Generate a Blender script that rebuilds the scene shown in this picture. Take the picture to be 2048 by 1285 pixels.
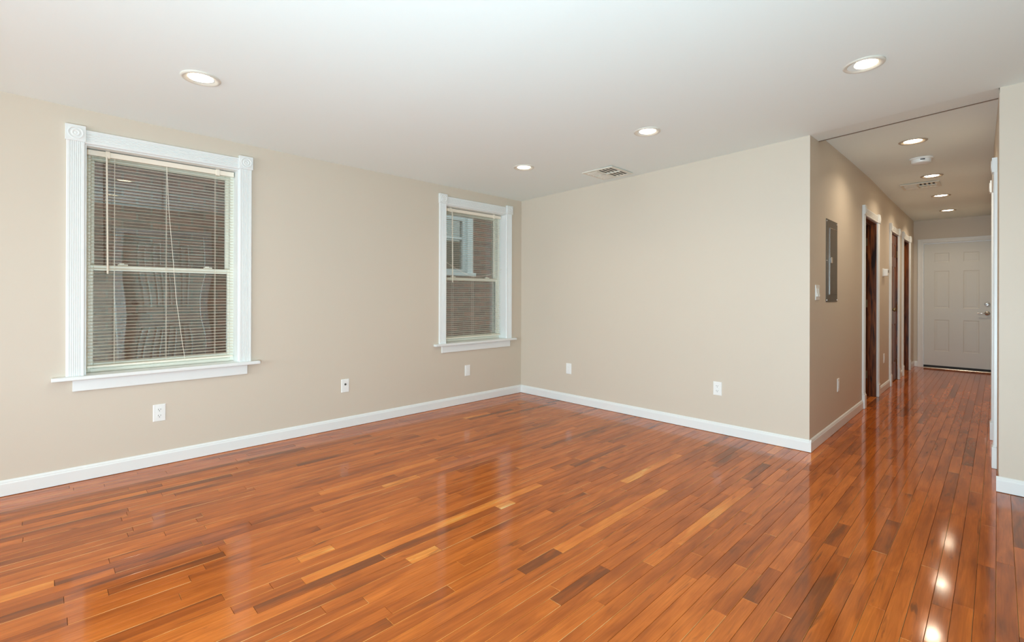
import bpy, bmesh, math, random
from mathutils import Vector, Matrix

# ------------------------------------------------------------------ scene, camera, light
scene = bpy.context.scene
for o in list(bpy.data.objects):
    bpy.data.objects.remove(o, do_unlink=True)
COL = scene.collection
PI = math.pi

CAM = Vector((4.0087, -4.0761, 1.17))
YAW, PITCH, ROLL = math.radians(45.6165), math.radians(0.0464), math.radians(0.1609)
cd = bpy.data.cameras.new('camera')
cam = bpy.data.objects.new('camera', cd)
COL.objects.link(cam)
F0 = Vector((-math.sin(YAW), math.cos(YAW), 0)); R0 = Vector((math.cos(YAW), math.sin(YAW), 0)); U0 = Vector((0, 0, 1))
F = F0*math.cos(PITCH) + U0*math.sin(PITCH); U = U0*math.cos(PITCH) - F0*math.sin(PITCH)
R = R0*math.cos(ROLL) + U*math.sin(ROLL); U = U*math.cos(ROLL) - R0*math.sin(ROLL)
m = Matrix.Identity(4)
for i in range(3):
    m[i][0] = R[i]; m[i][1] = U[i]; m[i][2] = -F[i]; m[i][3] = CAM[i]
cam.matrix_world = m
cd.sensor_fit = 'HORIZONTAL'; cd.sensor_width = 36.0
cd.lens = 951.55/2048*36.0
cd.shift_y = -(642.5 - 589.29)/2048
cd.clip_start = 0.02; cd.clip_end = 100
scene.camera = cam

scene.view_settings.view_transform = 'Standard'
scene.view_settings.look = 'None'
scene.view_settings.exposure = 0.25
scene.view_settings.gamma = 1.0
scene.view_settings.use_curve_mapping = False
try:
    scene.cycles.max_bounces = 10
    scene.cycles.diffuse_bounces = 6
    scene.cycles.glossy_bounces = 5
    scene.cycles.transparent_max_bounces = 16
    scene.cycles.caustics_reflective = False
    scene.cycles.caustics_refractive = False
    scene.cycles.sample_clamp_indirect = 6.0
except Exception:
    pass

world = bpy.data.worlds.new('overcast_sky'); scene.world = world
world.use_nodes = True
bgn = world.node_tree.nodes['Background']
bgn.inputs['Color'].default_value = (0.80, 0.90, 1.0, 1)
bgn.inputs['Strength'].default_value = 1.2

def area(name, loc, target, sx, sy, power, color, shape='RECTANGLE', spread=180):
    l = bpy.data.lights.new(name, 'AREA'); l.shape = shape; l.size = sx
    if shape == 'RECTANGLE': l.size_y = sy
    l.energy = power; l.color = color; l.spread = math.radians(spread)
    o = bpy.data.objects.new(name, l); COL.objects.link(o)
    o.location = loc
    o.rotation_euler = (Vector(target) - Vector(loc)).to_track_quat('-Z', 'Y').to_euler()
    return o

DAY = (0.79, 0.98, 1.08)
# daylight entering through the tall windows of the rear wall, behind the camera
area('daylight_rear', (1.35, -9.57, 1.40), (1.35, 0, 1.45), 2.2, 1.7, 105, DAY)
area('daylight_rear', (3.35, -9.57, 1.40), (3.35, 0, 1.45), 1.3, 1.7, 105, DAY)
# the photographer's flash, aimed at the ceiling behind the camera
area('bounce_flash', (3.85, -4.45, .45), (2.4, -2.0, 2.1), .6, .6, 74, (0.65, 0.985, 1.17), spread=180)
WARM = (1.0, 0.86, 0.66)
LAMP_MAIN, LAMP_HALL = 1.4, 4.4

# ------------------------------------------------------------------ helpers
def tag(o, label=None, cat=None, group=None, kind=None):
    if label: o['label'] = label
    if cat: o['category'] = cat
    if group: o['group'] = group
    if kind: o['kind'] = kind
    return o

def empty(name, loc, label=None, cat=None, group=None, kind=None):
    o = bpy.data.objects.new(name, None); o.empty_display_size = .05
    COL.objects.link(o); o.location = loc
    return tag(o, label, cat, group, kind)

def wloc(o):
    v = Vector((0, 0, 0))
    while o is not None:
        v += o.location; o = o.parent
    return v

def link(name, bm, mat, parent=None, bevel=0.0, smooth=False, seg=2, loc=None):
    """bm holds world coordinates; the object's origin goes to loc (or to its parent's)"""
    org = wloc(parent) if parent is not None else Vector((0, 0, 0))
    if loc is None: loc = org
    loc = Vector(loc)
    bmesh.ops.recalc_face_normals(bm, faces=bm.faces[:])
    bmesh.ops.translate(bm, verts=bm.verts[:], vec=-loc)
    me = bpy.data.meshes.new(name); bm.to_mesh(me); bm.free()
    if smooth:
        for p in me.polygons: p.use_smooth = True
    o = bpy.data.objects.new(name, me); COL.objects.link(o)
    if mat: me.materials.append(mat)
    o.location = loc - org
    if parent is not None: o.parent = parent
    if bevel > 0:
        b = o.modifiers.new('bevel', 'BEVEL'); b.width = bevel; b.segments = seg
        b.limit_method = 'ANGLE'; b.angle_limit = math.radians(35)
    if smooth:
        try:
            me.set_sharp_from_angle(angle=math.radians(38))
        except Exception:
            pass
    return o

def box(bm, x0, x1, y0, y1, z0, z1, fr=None):
    vs = []
    for x, y, z in ((x0,y0,z0),(x1,y0,z0),(x1,y1,z0),(x0,y1,z0),(x0,y0,z1),(x1,y0,z1),(x1,y1,z1),(x0,y1,z1)):
        p = Vector((x, y, z)) if fr is None else fr(x, y, z)
        vs.append(bm.verts.new(p))
    for f in ((0,3,2,1),(4,5,6,7),(0,1,5,4),(1,2,6,5),(2,3,7,6),(3,0,4,7)):
        bm.faces.new([vs[i] for i in f])
    return vs

def frame(origin, u, n):
    """local (u along the wall, v up, n out of the wall) -> world"""
    o = Vector(origin); u = Vector(u).normalized(); n = Vector(n).normalized(); v = Vector((0, 0, 1))
    return lambda a, b, c: o + u*a + v*b + n*c

def ubox(bm, fr, u0, u1, v0, v1, n0, n1):
    box(bm, u0, u1, v0, v1, n0, n1, fr)

def prism(bm, prof, place, a, b):
    """prof: closed 2D outline; place(p, q, t) -> world; extruded t = a..b"""
    A = [bm.verts.new(place(p, q, a)) for p, q in prof]
    B = [bm.verts.new(place(p, q, b)) for p, q in prof]
    n = len(prof)
    for i in range(n):
        j = (i+1) % n
        bm.faces.new((A[i], A[j], B[j], B[i]))
    bm.faces.new(A[::-1]); bm.faces.new(B)

def lathe(bm, prof, fr, seg=32, cap0=True, cap1=True):
    """prof: list of (radius, height); fr(a, b, h) -> world with a, b in the disc plane"""
    rings = []
    for r, h in prof:
        rings.append([bm.verts.new(fr(r*math.cos(2*PI*k/seg), r*math.sin(2*PI*k/seg), h)) for k in range(seg)])
    for i in range(len(rings)-1):
        for k in range(seg):
            l = (k+1) % seg
            bm.faces.new((rings[i][k], rings[i][l], rings[i+1][l], rings[i+1][k]))
    if cap0: bm.faces.new(rings[0][::-1])
    if cap1: bm.faces.new(rings[-1])

def tube(bm, pts, r, seg=8):
    pts = [Vector(p) for p in pts]
    rings = []
    for i, p in enumerate(pts):
        d = (pts[min(i+1, len(pts)-1)] - pts[max(i-1, 0)]).normalized()
        s = d.cross(Vector((0, 0, 1)))
        if s.length < 1e-4: s = d.cross(Vector((1, 0, 0)))
        s.normalize(); t = d.cross(s)
        rings.append([bm.verts.new(p + (s*math.cos(2*PI*k/seg) + t*math.sin(2*PI*k/seg))*r) for k in range(seg)])
    for i in range(len(rings)-1):
        for k in range(seg):
            l = (k+1) % seg
            bm.faces.new((rings[i][k], rings[i][l], rings[i+1][l], rings[i+1][k]))
    bm.faces.new(rings[0][::-1]); bm.faces.new(rings[-1])

def BM(): return bmesh.new()

# ------------------------------------------------------------------ materials
def mat(name, color, rough=0.5, metal=0.0, bump=0.0, bscale=200.0, spec=0.5, coat=0.0):
    m = bpy.data.materials.new(name); m.use_nodes = True
    nt = m.node_tree; b = nt.nodes['Principled BSDF']
    b.inputs['Base Color'].default_value = (*color, 1)
    b.inputs['Roughness'].default_value = rough
    b.inputs['Metallic'].default_value = metal
    b.inputs['Specular IOR Level'].default_value = spec
    b.inputs['Coat Weight'].default_value = coat
    tc = nt.nodes.new('ShaderNodeTexCoord')
    nz = nt.nodes.new('ShaderNodeTexNoise'); nz.inputs['Scale'].default_value = bscale
    nz.inputs['Detail'].default_value = 3
    nt.links.new(tc.outputs['Object'], nz.inputs['Vector'])
    if bump > 0:
        bp = nt.nodes.new('ShaderNodeBump'); bp.inputs['Strength'].default_value = bump
        bp.inputs['Distance'].default_value = 0.001
        nt.links.new(nz.outputs['Fac'], bp.inputs['Height'])
        nt.links.new(bp.outputs['Normal'], b.inputs['Normal'])
    # slight unevenness of the finish
    n2 = nt.nodes.new('ShaderNodeTexNoise'); n2.inputs['Scale'].default_value = 1.7
    nt.links.new(tc.outputs['Object'], n2.inputs['Vector'])
    mr = nt.nodes.new('ShaderNodeMapRange')
    mr.inputs['To Min'].default_value = rough*0.9; mr.inputs['To Max'].default_value = min(1, rough*1.1)
    nt.links.new(n2.outputs['Fac'], mr.inputs['Value'])
    nt.links.new(mr.outputs['Result'], b.inputs['Roughness'])
    return m

M = {}
M['wall'] = mat('beige_wall_paint', (0.645, 0.568, 0.470), 0.50, bump=0.12, bscale=260)
M['ceil'] = mat('white_ceiling_paint', (0.845, 0.915, 0.895), 0.75, bump=0.10, bscale=200)
M['trim'] = mat('white_trim_paint', (0.80, 0.82, 0.81), 0.32, bump=0.03, bscale=90)
M['vinyl'] = mat('cream_vinyl', (0.88, 0.86, 0.76), 0.38)
M['blind'] = mat('cream_blind', (0.90, 0.83, 0.70), 0.42)
M['plate'] = mat('white_plastic', (0.86, 0.87, 0.85), 0.28)
M['dark'] = mat('dark_slot', (0.015, 0.013, 0.012), 0.6)
M['grey_metal'] = mat('grey_panel_enamel', (0.105, 0.100, 0.088), 0.38, metal=0.35)
M['steel'] = mat('satin_steel', (0.62, 0.60, 0.57), 0.22, metal=1.0)
M['brass'] = mat('aged_brass', (0.32, 0.24, 0.13), 0.35, metal=1.0)
M['door'] = mat('pale_door_paint', (0.66, 0.655, 0.61), 0.42, bump=0.05, bscale=60)
M['vent'] = mat('vent_enamel', (0.74, 0.72, 0.63), 0.42)
M['ring'] = mat('light_trim_enamel', (0.70, 0.68, 0.60), 0.45)
M['ring_hall'] = mat('brown_light_trim', (0.42, 0.36, 0.28), 0.5)  # darker brown tone for the hallway light rings
M['pale_blue'] = mat('pale_blue_window_paint', (0.80, 0.88, 0.90), 0.5)
M['entry'] = mat('pale_green_entry_door', (0.70, 0.76, 0.70), 0.4)
M['shadow_line'] = mat('painted_shadow_line', (0.16, 0.11, 0.075), 0.8)  # dark brown painted in for the shadow line at the hallway mouth
M['concrete'] = mat('alley_concrete', (0.20, 0.19, 0.17), 0.9, bump=0.5, bscale=40)
M['floorbase'] = mat('floor_seam', (0.10, 0.042, 0.018), 0.6)

def wood_dark():
    m = bpy.data.materials.new('dark_stained_wood'); m.use_nodes = True
    nt = m.node_tree; b = nt.nodes['Principled BSDF']
    tc = nt.nodes.new('ShaderNodeTexCoord'); mp = nt.nodes.new('ShaderNodeMapping')
    mp.inputs['Scale'].default_value = (14, 14, 1.3)
    n1 = nt.nodes.new('ShaderNodeTexNoise'); n1.inputs['Scale'].default_value = 2.2; n1.inputs['Detail'].default_value = 6
    n1.inputs['Distortion'].default_value = 0.9
    cr = nt.nodes.new('ShaderNodeValToRGB')
    cr.color_ramp.elements[0].position = .34; cr.color_ramp.elements[0].color = (0.022, 0.006, 0.003, 1)
    cr.color_ramp.elements[1].position = .68; cr.color_ramp.elements[1].color = (0.30, 0.090, 0.022, 1)
    nt.links.new(tc.outputs['Object'], mp.inputs['Vector']); nt.links.new(mp.outputs['Vector'], n1.inputs['Vector'])
    nt.links.new(n1.outputs['Fac'], cr.inputs['Fac']); nt.links.new(cr.outputs['Color'], b.inputs['Base Color'])
    b.inputs['Roughness'].default_value = 0.3
    b.inputs['Specular IOR Level'].default_value = 0.25
    return m
M['wood'] = wood_dark()

def brick():
    m = bpy.data.materials.new('red_brown_brick'); m.use_nodes = True
    nt = m.node_tree; b = nt.nodes['Principled BSDF']
    tc = nt.nodes.new('ShaderNodeTexCoord'); mp = nt.nodes.new('ShaderNodeMapping')
    mp.inputs['Rotation'].default_value = (PI/2, 0, PI/2)
    sep = nt.nodes.new('ShaderNodeSeparateXYZ'); cmb = nt.nodes.new('ShaderNodeCombineXYZ')
    nt.links.new(tc.outputs['Object'], sep.inputs[0])
    nt.links.new(sep.outputs['Y'], cmb.inputs['X']); nt.links.new(sep.outputs['Z'], cmb.inputs['Y'])
    br = nt.nodes.new('ShaderNodeTexBrick'); br.inputs['Scale'].default_value = 1.0
    br.inputs['Brick Width'].default_value = .215; br.inputs['Row Height'].default_value = .072
    br.inputs['Mortar Size'].default_value = .009
    br.inputs['Color1'].default_value = (0.44, 0.20, 0.14, 1); br.inputs['Color2'].default_value = (0.22, 0.11, 0.08, 1)
    br.inputs['Mortar'].default_value = (0.30, 0.25, 0.20, 1)
    nt.links.new(cmb.outputs[0], br.inputs['Vector'])
    nz = nt.nodes.new('ShaderNodeTexNoise'); nz.inputs['Scale'].default_value = 9
    nt.links.new(tc.outputs['Object'], nz.inputs['Vector'])
    mx = nt.nodes.new('ShaderNodeMixRGB'); mx.blend_type = 'MULTIPLY'; mx.inputs['Fac'].default_value = .6
    nt.links.new(br.outputs['Color'], mx.inputs['Color1']); nt.links.new(nz.outputs['Fac'], mx.inputs['Color2'])
    nt.links.new(mx.outputs[0], b.inputs['Base Color'])
    bp = nt.nodes.new('ShaderNodeBump'); bp.inputs['Distance'].default_value = .006; bp.invert = True
    nt.links.new(br.outputs['Fac'], bp.inputs['Height']); nt.links.new(bp.outputs['Normal'], b.inputs['Normal'])
    b.inputs['Roughness'].default_value = .9
    return m
M['brick'] = brick()

def glass(name, tint, refl, wavy=0.0):
    m = bpy.data.materials.new(name); m.use_nodes = True
    nt = m.node_tree; nt.nodes.clear()
    out = nt.nodes.new('ShaderNodeOutputMaterial'); mix = nt.nodes.new('ShaderNodeMixShader')
    tr = nt.nodes.new('ShaderNodeBsdfTransparent'); tr.inputs['Color'].default_value = (*tint, 1)
    gl = nt.nodes.new('ShaderNodeBsdfGlossy'); gl.inputs['Roughness'].default_value = 0.0
    gl.inputs['Color'].default_value = (1, 1, 1, 1)
    fz = nt.nodes.new('ShaderNodeLayerWeight'); fz.inputs['Blend'].default_value = 0.18
    mr = nt.nodes.new('ShaderNodeMapRange'); mr.inputs['To Min'].default_value = refl; mr.inputs['To Max'].default_value = 0.9
    nt.links.new(fz.outputs['Fresnel'], mr.inputs['Value']); nt.links.new(mr.outputs[0], mix.inputs['Fac'])
    nt.links.new(tr.outputs[0], mix.inputs[1]); nt.links.new(gl.outputs[0], mix.inputs[2])
    nt.links.new(mix.outputs[0], out.inputs['Surface'])
    if wavy > 0:
        tc = nt.nodes.new('ShaderNodeTexCoord'); nz = nt.nodes.new('ShaderNodeTexNoise')
        nz.inputs['Scale'].default_value = 2.4; nz.inputs['Detail'].default_value = 0
        bp = nt.nodes.new('ShaderNodeBump'); bp.inputs['Distance'].default_value = wavy; bp.inputs['Strength'].default_value = 1
        nt.links.new(tc.outputs['Object'], nz.inputs['Vector']); nt.links.new(nz.outputs['Fac'], bp.inputs['Height'])
        nt.links.new(bp.outputs['Normal'], gl.inputs['Normal'])
    return m
M['glass'] = glass('double_glazing', (0.86, 0.89, 0.85), 0.085, 0.004)
M['oldglass'] = glass('neighbour_glass', (0.5, 0.62, 0.56), 0.25)

def emit(name, color, s):
    m = bpy.data.materials.new(name); m.use_nodes = True
    nt = m.node_tree; nt.nodes.clear()
    out = nt.nodes.new('ShaderNodeOutputMaterial'); e = nt.nodes.new('ShaderNodeEmission')
    e.inputs['Color'].default_value = (*color, 1); e.inputs['Strength'].default_value = s
    nt.links.new(e.outputs[0], out.inputs['Surface'])
    return m
M['lens'] = emit('glowing_lens', (1.0, 0.86, 0.62), 9.0)
M['lens_hall'] = emit('glowing_hall_lens', (1.0, 0.82, 0.58), 24.0)

def floor_mat():
    m = bpy.data.materials.new('strip_hardwood'); m.use_nodes = True
    nt = m.node_tree; N = nt.nodes; L = nt.links; b = N['Principled BSDF']
    at = N.new('ShaderNodeAttribute'); at.attribute_name = 'plank'      # R tone, G random, B random
    sp = N.new('ShaderNodeSeparateColor'); L.new(at.outputs['Color'], sp.inputs[0])
    tc = N.new('ShaderNodeTexCoord')
    off = N.new('ShaderNodeCombineXYZ')
    k1 = N.new('ShaderNodeMath'); k1.operation = 'MULTIPLY'; k1.inputs[1].default_value = 37; L.new(sp.outputs[1], k1.inputs[0])
    k2 = N.new('ShaderNodeMath'); k2.operation = 'MULTIPLY'; k2.inputs[1].default_value = 53; L.new(sp.outputs[2], k2.inputs[0])
    L.new(k1.outputs[0], off.inputs['X']); L.new(k2.outputs[0], off.inputs['Y']); L.new(k1.outputs[0], off.inputs['Z'])
    add = N.new('ShaderNodeVectorMath'); add.operation = 'ADD'
    L.new(tc.outputs['Object'], add.inputs[0]); L.new(off.outputs[0], add.inputs[1])
    # base tone by plank
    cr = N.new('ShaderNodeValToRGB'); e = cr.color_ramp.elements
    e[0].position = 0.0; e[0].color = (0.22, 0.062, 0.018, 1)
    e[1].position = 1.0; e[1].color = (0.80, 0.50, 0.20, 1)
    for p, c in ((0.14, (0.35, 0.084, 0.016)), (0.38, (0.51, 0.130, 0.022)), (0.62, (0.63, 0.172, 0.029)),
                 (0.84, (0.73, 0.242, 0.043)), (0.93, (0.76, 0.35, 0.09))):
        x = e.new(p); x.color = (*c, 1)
    # slow drift of tone along one plank
    mp2 = N.new('ShaderNodeMapping'); mp2.inputs['Scale'].default_value = (9, 1.5, 1)
    L.new(add.outputs[0], mp2.inputs['Vector'])
    nd = N.new('ShaderNodeTexNoise'); nd.inputs['Scale'].default_value = 1.6; nd.inputs['Detail'].default_value = 3
    nd.inputs['Distortion'].default_value = 0.6
    L.new(mp2.outputs[0], nd.inputs['Vector'])
    dr = N.new('ShaderNodeMapRange'); dr.inputs['From Min'].default_value = .3; dr.inputs['From Max'].default_value = .7
    dr.inputs['To Min'].default_value = -.20; dr.inputs['To Max'].default_value = .19
    L.new(nd.outputs['Fac'], dr.inputs['Value'])
    ad = N.new('ShaderNodeMath'); ad.operation = 'ADD'; ad.use_clamp = True
    L.new(sp.outputs[0], ad.inputs[0]); L.new(dr.outputs[0], ad.inputs[1]); L.new(ad.outputs[0], cr.inputs['Fac'])
    # fine grain
    mp = N.new('ShaderNodeMapping'); mp.inputs['Scale'].default_value = (70, 3.0, 1)
    L.new(add.outputs[0], mp.inputs['Vector'])
    ng = N.new('ShaderNodeTexNoise'); ng.inputs['Scale'].default_value = 1.5; ng.inputs['Detail'].default_value = 5
    ng.inputs['Distortion'].default_value = 1.2
    L.new(mp.outputs[0], ng.inputs['Vector'])
    gr = N.new('ShaderNodeMapRange'); gr.inputs['From Min'].default_value = .25; gr.inputs['From Max'].default_value = .75
    gr.inputs['To Min'].default_value = .80; gr.inputs['To Max'].default_value = 1.14
    L.new(ng.outputs['Fac'], gr.inputs['Value'])
    mul = N.new('ShaderNodeVectorMath'); mul.operation = 'SCALE'
    L.new(cr.outputs['Color'], mul.inputs[0]); L.new(gr.outputs[0], mul.inputs['Scale'])
    # dark mineral streaks
    mp3 = N.new('ShaderNodeMapping'); mp3.inputs['Scale'].default_value = (22, 2.0, 1)
    L.new(add.outputs[0], mp3.inputs['Vector'])
    ns = N.new('ShaderNodeTexNoise'); ns.inputs['Scale'].default_value = 1.1; ns.inputs['Detail'].default_value = 4
    ns.inputs['Distortion'].default_value = 1.8
    L.new(mp3.outputs[0], ns.inputs['Vector'])
    sr = N.new('ShaderNodeMapRange'); sr.inputs['From Min'].default_value = .62; sr.inputs['From Max'].default_value = .74
    L.new(ns.outputs['Fac'], sr.inputs['Value'])
    mx = N.new('ShaderNodeMixRGB'); mx.inputs['Color2'].default_value = (0.17, 0.055, 0.018, 1)
    s2 = N.new('ShaderNodeMath'); s2.operation = 'MULTIPLY'; s2.inputs[1].default_value = .8
    L.new(sr.outputs[0], s2.inputs[0]); L.new(s2.outputs[0], mx.inputs['Fac']); L.new(mul.outputs[0], mx.inputs['Color1'])
    L.new(mx.outputs[0], b.inputs['Base Color'])
    b.inputs['Roughness'].default_value = 0.09
    b.inputs['Specular IOR Level'].default_value = 0.31
    # lacquer that is never dead flat
    nb = N.new('ShaderNodeTexNoise'); nb.inputs['Scale'].default_value = 5; nb.inputs['Detail'].default_value = 2
    L.new(tc.outputs['Object'], nb.inputs['Vector'])
    bp = N.new('ShaderNodeBump'); bp.inputs['Distance'].default_value = 0.0006; bp.inputs['Strength'].default_value = 0.5
    L.new(nb.outputs['Fac'], bp.inputs['Height'])
    bp2 = N.new('ShaderNodeBump'); bp2.inputs['Distance'].default_value = 0.0001; bp2.inputs['Strength'].default_value = 0.35
    L.new(ng.outputs['Fac'], bp2.inputs['Height']); L.new(bp.outputs['Normal'], bp2.inputs['Normal'])
    L.new(bp2.outputs['Normal'], b.inputs['Normal'])
    return m
M['floor'] = floor_mat()

# ------------------------------------------------------------------ plan of the place (metres)
HX0, HY1 = 3.0245, 6.2266          # hallway left wall, hallway end wall
RXW = 4.25                         # right wall of the room, beside the camera
REAR = -9.5
TOP = 2.62
HR = [(4.014, 0.0), (3.982, 1.75), (3.965, HY1)]     # hallway right wall in plan
HEAD = 0.236                       # where the room ceiling ends inside the hallway mouth
def hr_x(y):
    for (xa, ya), (xb, yb) in zip(HR, HR[1:]):
        if y <= yb: return xa + (xb-xa)*(y-ya)/(yb-ya)
    return HR[-1][0]

def lerp(tbl, x):
    if x <= tbl[0][0]: return tbl[0][1]
    for (a, va), (b, vb) in zip(tbl, tbl[1:]):
        if x <= b: return va + (vb-va)*(x-a)/(b-a)
    return tbl[-1][1]
CX = [(0, 2.294), (1.6, 2.330), (3.04, 2.370), (4.01, 2.419), (4.25, 2.425)]
CY = [(-9.5, .07), (-4.2, .037), (-3.5, .023), (-2.5, .009), (0, 0), (.236, .010)]
def ceil_z(x, y): return lerp(CX, x) + lerp(CY, y)
HC = [(.236, 2.432), (1.37, 2.450), (2.4, 2.457), (3.67, 2.430), (6.23, 2.410)]
def hceil_z(y): return lerp(HC, y)

# openings
WOP = [(-3.905, -3.040, 0.658, 2.110), (-1.117, -0.255, 0.664, 2.104)]     # left wall windows y0,y1,z0,z1
DOP = [(2.04, 2.79), (3.78, 4.44), (4.925, 5.63)]                          # hallway left doors
DH = 2.010
RDO = (0.60, 1.40)                                                         # hallway right door
ENT = (-3.30, -2.36)                                                       # entry door in the right wall
EDX = (3.150, 3.945)                                                       # end door

def struct(name, bm, mt, **k):
    o = link(name, bm, mt, **k); o['kind'] = 'structure'; return o

# ------------------------------------------------------------------ walls
def wall_with_holes(bm, fr, u0, u1, z0, z1, holes, t):
    """solid wall from n=-t to n=0 with rectangular holes (u0,u1,v0,v1)"""
    us = sorted({u0, u1, *[h[0] for h in holes], *[h[1] for h in holes]})
    vs = sorted({z0, z1, *[h[2] for h in holes], *[h[3] for h in holes]})
    def solid(i, j):
        if i < 0 or j < 0 or i >= len(us)-1 or j >= len(vs)-1: return False
        cu, cv = (us[i]+us[i+1])/2, (vs[j]+vs[j+1])/2
        return not any(h[0] < cu < h[1] and h[2] < cv < h[3] for h in holes)
    for i in range(len(us)-1):
        for j in range(len(vs)-1):
            if not solid(i, j): continue
            a, b_, c, d = us[i], us[i+1], vs[j], vs[j+1]
            def quad(*p): bm.faces.new([bm.verts.new(fr(*q)) for q in p])
            quad((a,c,0),(b_,c,0),(b_,d,0),(a,d,0)); quad((a,c,-t),(a,d,-t),(b_,d,-t),(b_,c,-t))
            if not solid(i-1, j): quad((a,c,0),(a,d,0),(a,d,-t),(a,c,-t))
            if not solid(i+1, j): quad((b_,c,0),(b_,c,-t),(b_,d,-t),(b_,d,0))
            if not solid(i, j-1): quad((a,c,0),(a,c,-t),(b_,c,-t),(b_,c,0))
            if not solid(i, j+1): quad((a,d,0),(b_,d,0),(b_,d,-t),(a,d,-t))
    bmesh.ops.remove_doubles(bm, verts=bm.verts[:], dist=1e-5)

frL = frame((0, 0, 0), (0, 1, 0), (1, 0, 0))            # left wall: u = y
bm = BM(); wall_with_holes(bm, frL, REAR-.1, 0.12, -.02, TOP, [(a, b_, c-.0245, d) for a, b_, c, d in WOP], .22); struct('wall_left', bm, M['wall'])
bm = BM(); box(bm, 0, HX0-.0001, 0, .12, -.02, TOP); struct('wall_back', bm, M['wall'])
bm = BM(); box(bm, 4.014, 4.45, 0, .12, -.02, TOP); struct('wall_front', bm, M['wall'])
frR = frame((RXW, 0, 0), (0, -1, 0), (-1, 0, 0))        # right wall: u = -y
bm = BM(); wall_with_holes(bm, frR, 0, -REAR+.1, -.02, TOP, [(-ENT[1], -ENT[0], -.02, 2.06)], .12); struct('wall_right', bm, M['wall'])
frB = frame((0, REAR, 0), (1, 0, 0), (0, 1, 0))         # rear wall: u = x
ROP = [(.25, 2.45, .55, 2.25), (2.70, 4.00, .55, 2.25)]
bm = BM(); wall_with_holes(bm, frB, -.22, RXW+.12, -.02, TOP, ROP, .2); struct('wall_rear', bm, M['wall'])
frH = frame((HX0, 0, 0), (0, 1, 0), (1, 0, 0))          # hallway left wall
bm = BM(); wall_with_holes(bm, frH, .12, HY1, -.02, TOP, [(a, b_, -.02, DH) for a, b_ in DOP], .11)
struct('wall_hall_left', bm, M['wall'])
# hallway right wall, with its doorway
bm = BM()
def hr_box(ya, yb, z0, z1):
    xa, xb = hr_x(ya), hr_x(yb)
    vs = [bm.verts.new(p) for p in ((xa,ya,z0),(4.45,ya,z0),(4.45,yb,z0),(xb,yb,z0),(xa,ya,z1),(4.45,ya,z1),(4.45,yb,z1),(xb,yb,z1))]
    for f in ((0,3,2,1),(4,5,6,7),(0,1,5,4),(1,2,6,5),(2,3,7,6),(3,0,4,7)): bm.faces.new([vs[i] for i in f])
hr_box(.1195, RDO[0], -.02, TOP); hr_box(RDO[1], 1.75, -.02, TOP); hr_box(1.75, HY1, -.02, TOP); hr_box(RDO[0], RDO[1], DH, TOP)
struct('wall_hall_right', bm, M['wall'])
frE = frame((0, HY1, 0), (1, 0, 0), (0, -1, 0))         # end wall: u = x
bm = BM(); wall_with_holes(bm, frE, HX0-.11, 4.45, -.02, TOP, [(EDX[0]-.012, 3.963, .0, 2.035)], .12); struct('wall_hall_end', bm, M['wall'])
# side rooms behind the three hallway doors
for k, (a, b_) in enumerate(DOP):
    bm = BM(); x0, x1 = 1.55, HX0-.111
    ya, yb = a-.14, b_+.14
    for q in (((x0,ya,0),(x0,yb,0),(x0,yb,2.4),(x0,ya,2.4)), ((x0,ya,0),(x1,ya,0),(x1,ya,2.4),(x0,ya,2.4)),
              ((x0,yb,0),(x1,yb,0),(x1,yb,2.4),(x0,yb,2.4)), ((x0,ya,2.4),(x1,ya,2.4),(x1,yb,2.4),(x0,yb,2.4))):
        bm.faces.new([bm.verts.new(p) for p in q])
    struct('wall_room', bm, M['wall'])

# ------------------------------------------------------------------ ceilings
bm = BM()
xs = sorted({0, .8, 1.6, 2.3, 3.0245, 3.5, 4.01, 4.25}); ys = [-9.5, -8, -6, -5, -4.2, -3.5, -2.5, -1.2, 0]
grid = {}
for x in xs:
    for y in ys: grid[x, y] = bm.verts.new((x, y, ceil_z(x, y)))
for i in range(len(xs)-1):
    for j in range(len(ys)-1):
        bm.faces.new((grid[xs[i], ys[j]], grid[xs[i], ys[j+1]], grid[xs[i+1], ys[j+1]], grid[xs[i+1], ys[j]]))
hx = [3.0245, 3.5, 4.01]
for a, b_ in zip(hx, hx[1:]):
    va, vb = bm.verts.new((a, HEAD, ceil_z(a, HEAD))), bm.verts.new((b_ if b_ < 4 else 4.02, HEAD, ceil_z(b_, HEAD)))
    bm.faces.new((grid[a, 0], va, vb, grid[b_, 0]))
bmesh.ops.remove_doubles(bm, verts=bm.verts[:], dist=1e-5)
r = bmesh.ops.extrude_face_region(bm, geom=bm.faces[:])
bmesh.ops.translate(bm, verts=[v for v in r['geom'] if isinstance(v, bmesh.types.BMVert)], vec=(0, 0, .06))
struct('ceiling', bm, M['ceil'])
# added dark strip: paints the shadow line where the room ceiling ends
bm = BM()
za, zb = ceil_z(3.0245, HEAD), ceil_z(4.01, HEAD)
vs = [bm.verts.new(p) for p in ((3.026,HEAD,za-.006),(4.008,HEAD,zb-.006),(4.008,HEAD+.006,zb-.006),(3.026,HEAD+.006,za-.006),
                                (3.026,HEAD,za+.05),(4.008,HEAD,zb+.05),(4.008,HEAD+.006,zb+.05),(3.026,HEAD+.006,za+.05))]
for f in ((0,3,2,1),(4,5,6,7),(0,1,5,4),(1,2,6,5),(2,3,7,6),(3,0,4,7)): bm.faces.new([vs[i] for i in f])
struct('shadow_strip', bm, M['shadow_line'])
bm = BM()
hy = [.236, 1.37, 2.4, 3.67, HY1]
lo = [[bm.verts.new((x, y, hceil_z(y))) for y in hy] for x in (HX0, 4.02)]
for j in range(len(hy)-1): bm.faces.new((lo[0][j], lo[0][j+1], lo[1][j+1], lo[1][j]))
r = bmesh.ops.extrude_face_region(bm, geom=bm.faces[:])
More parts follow.
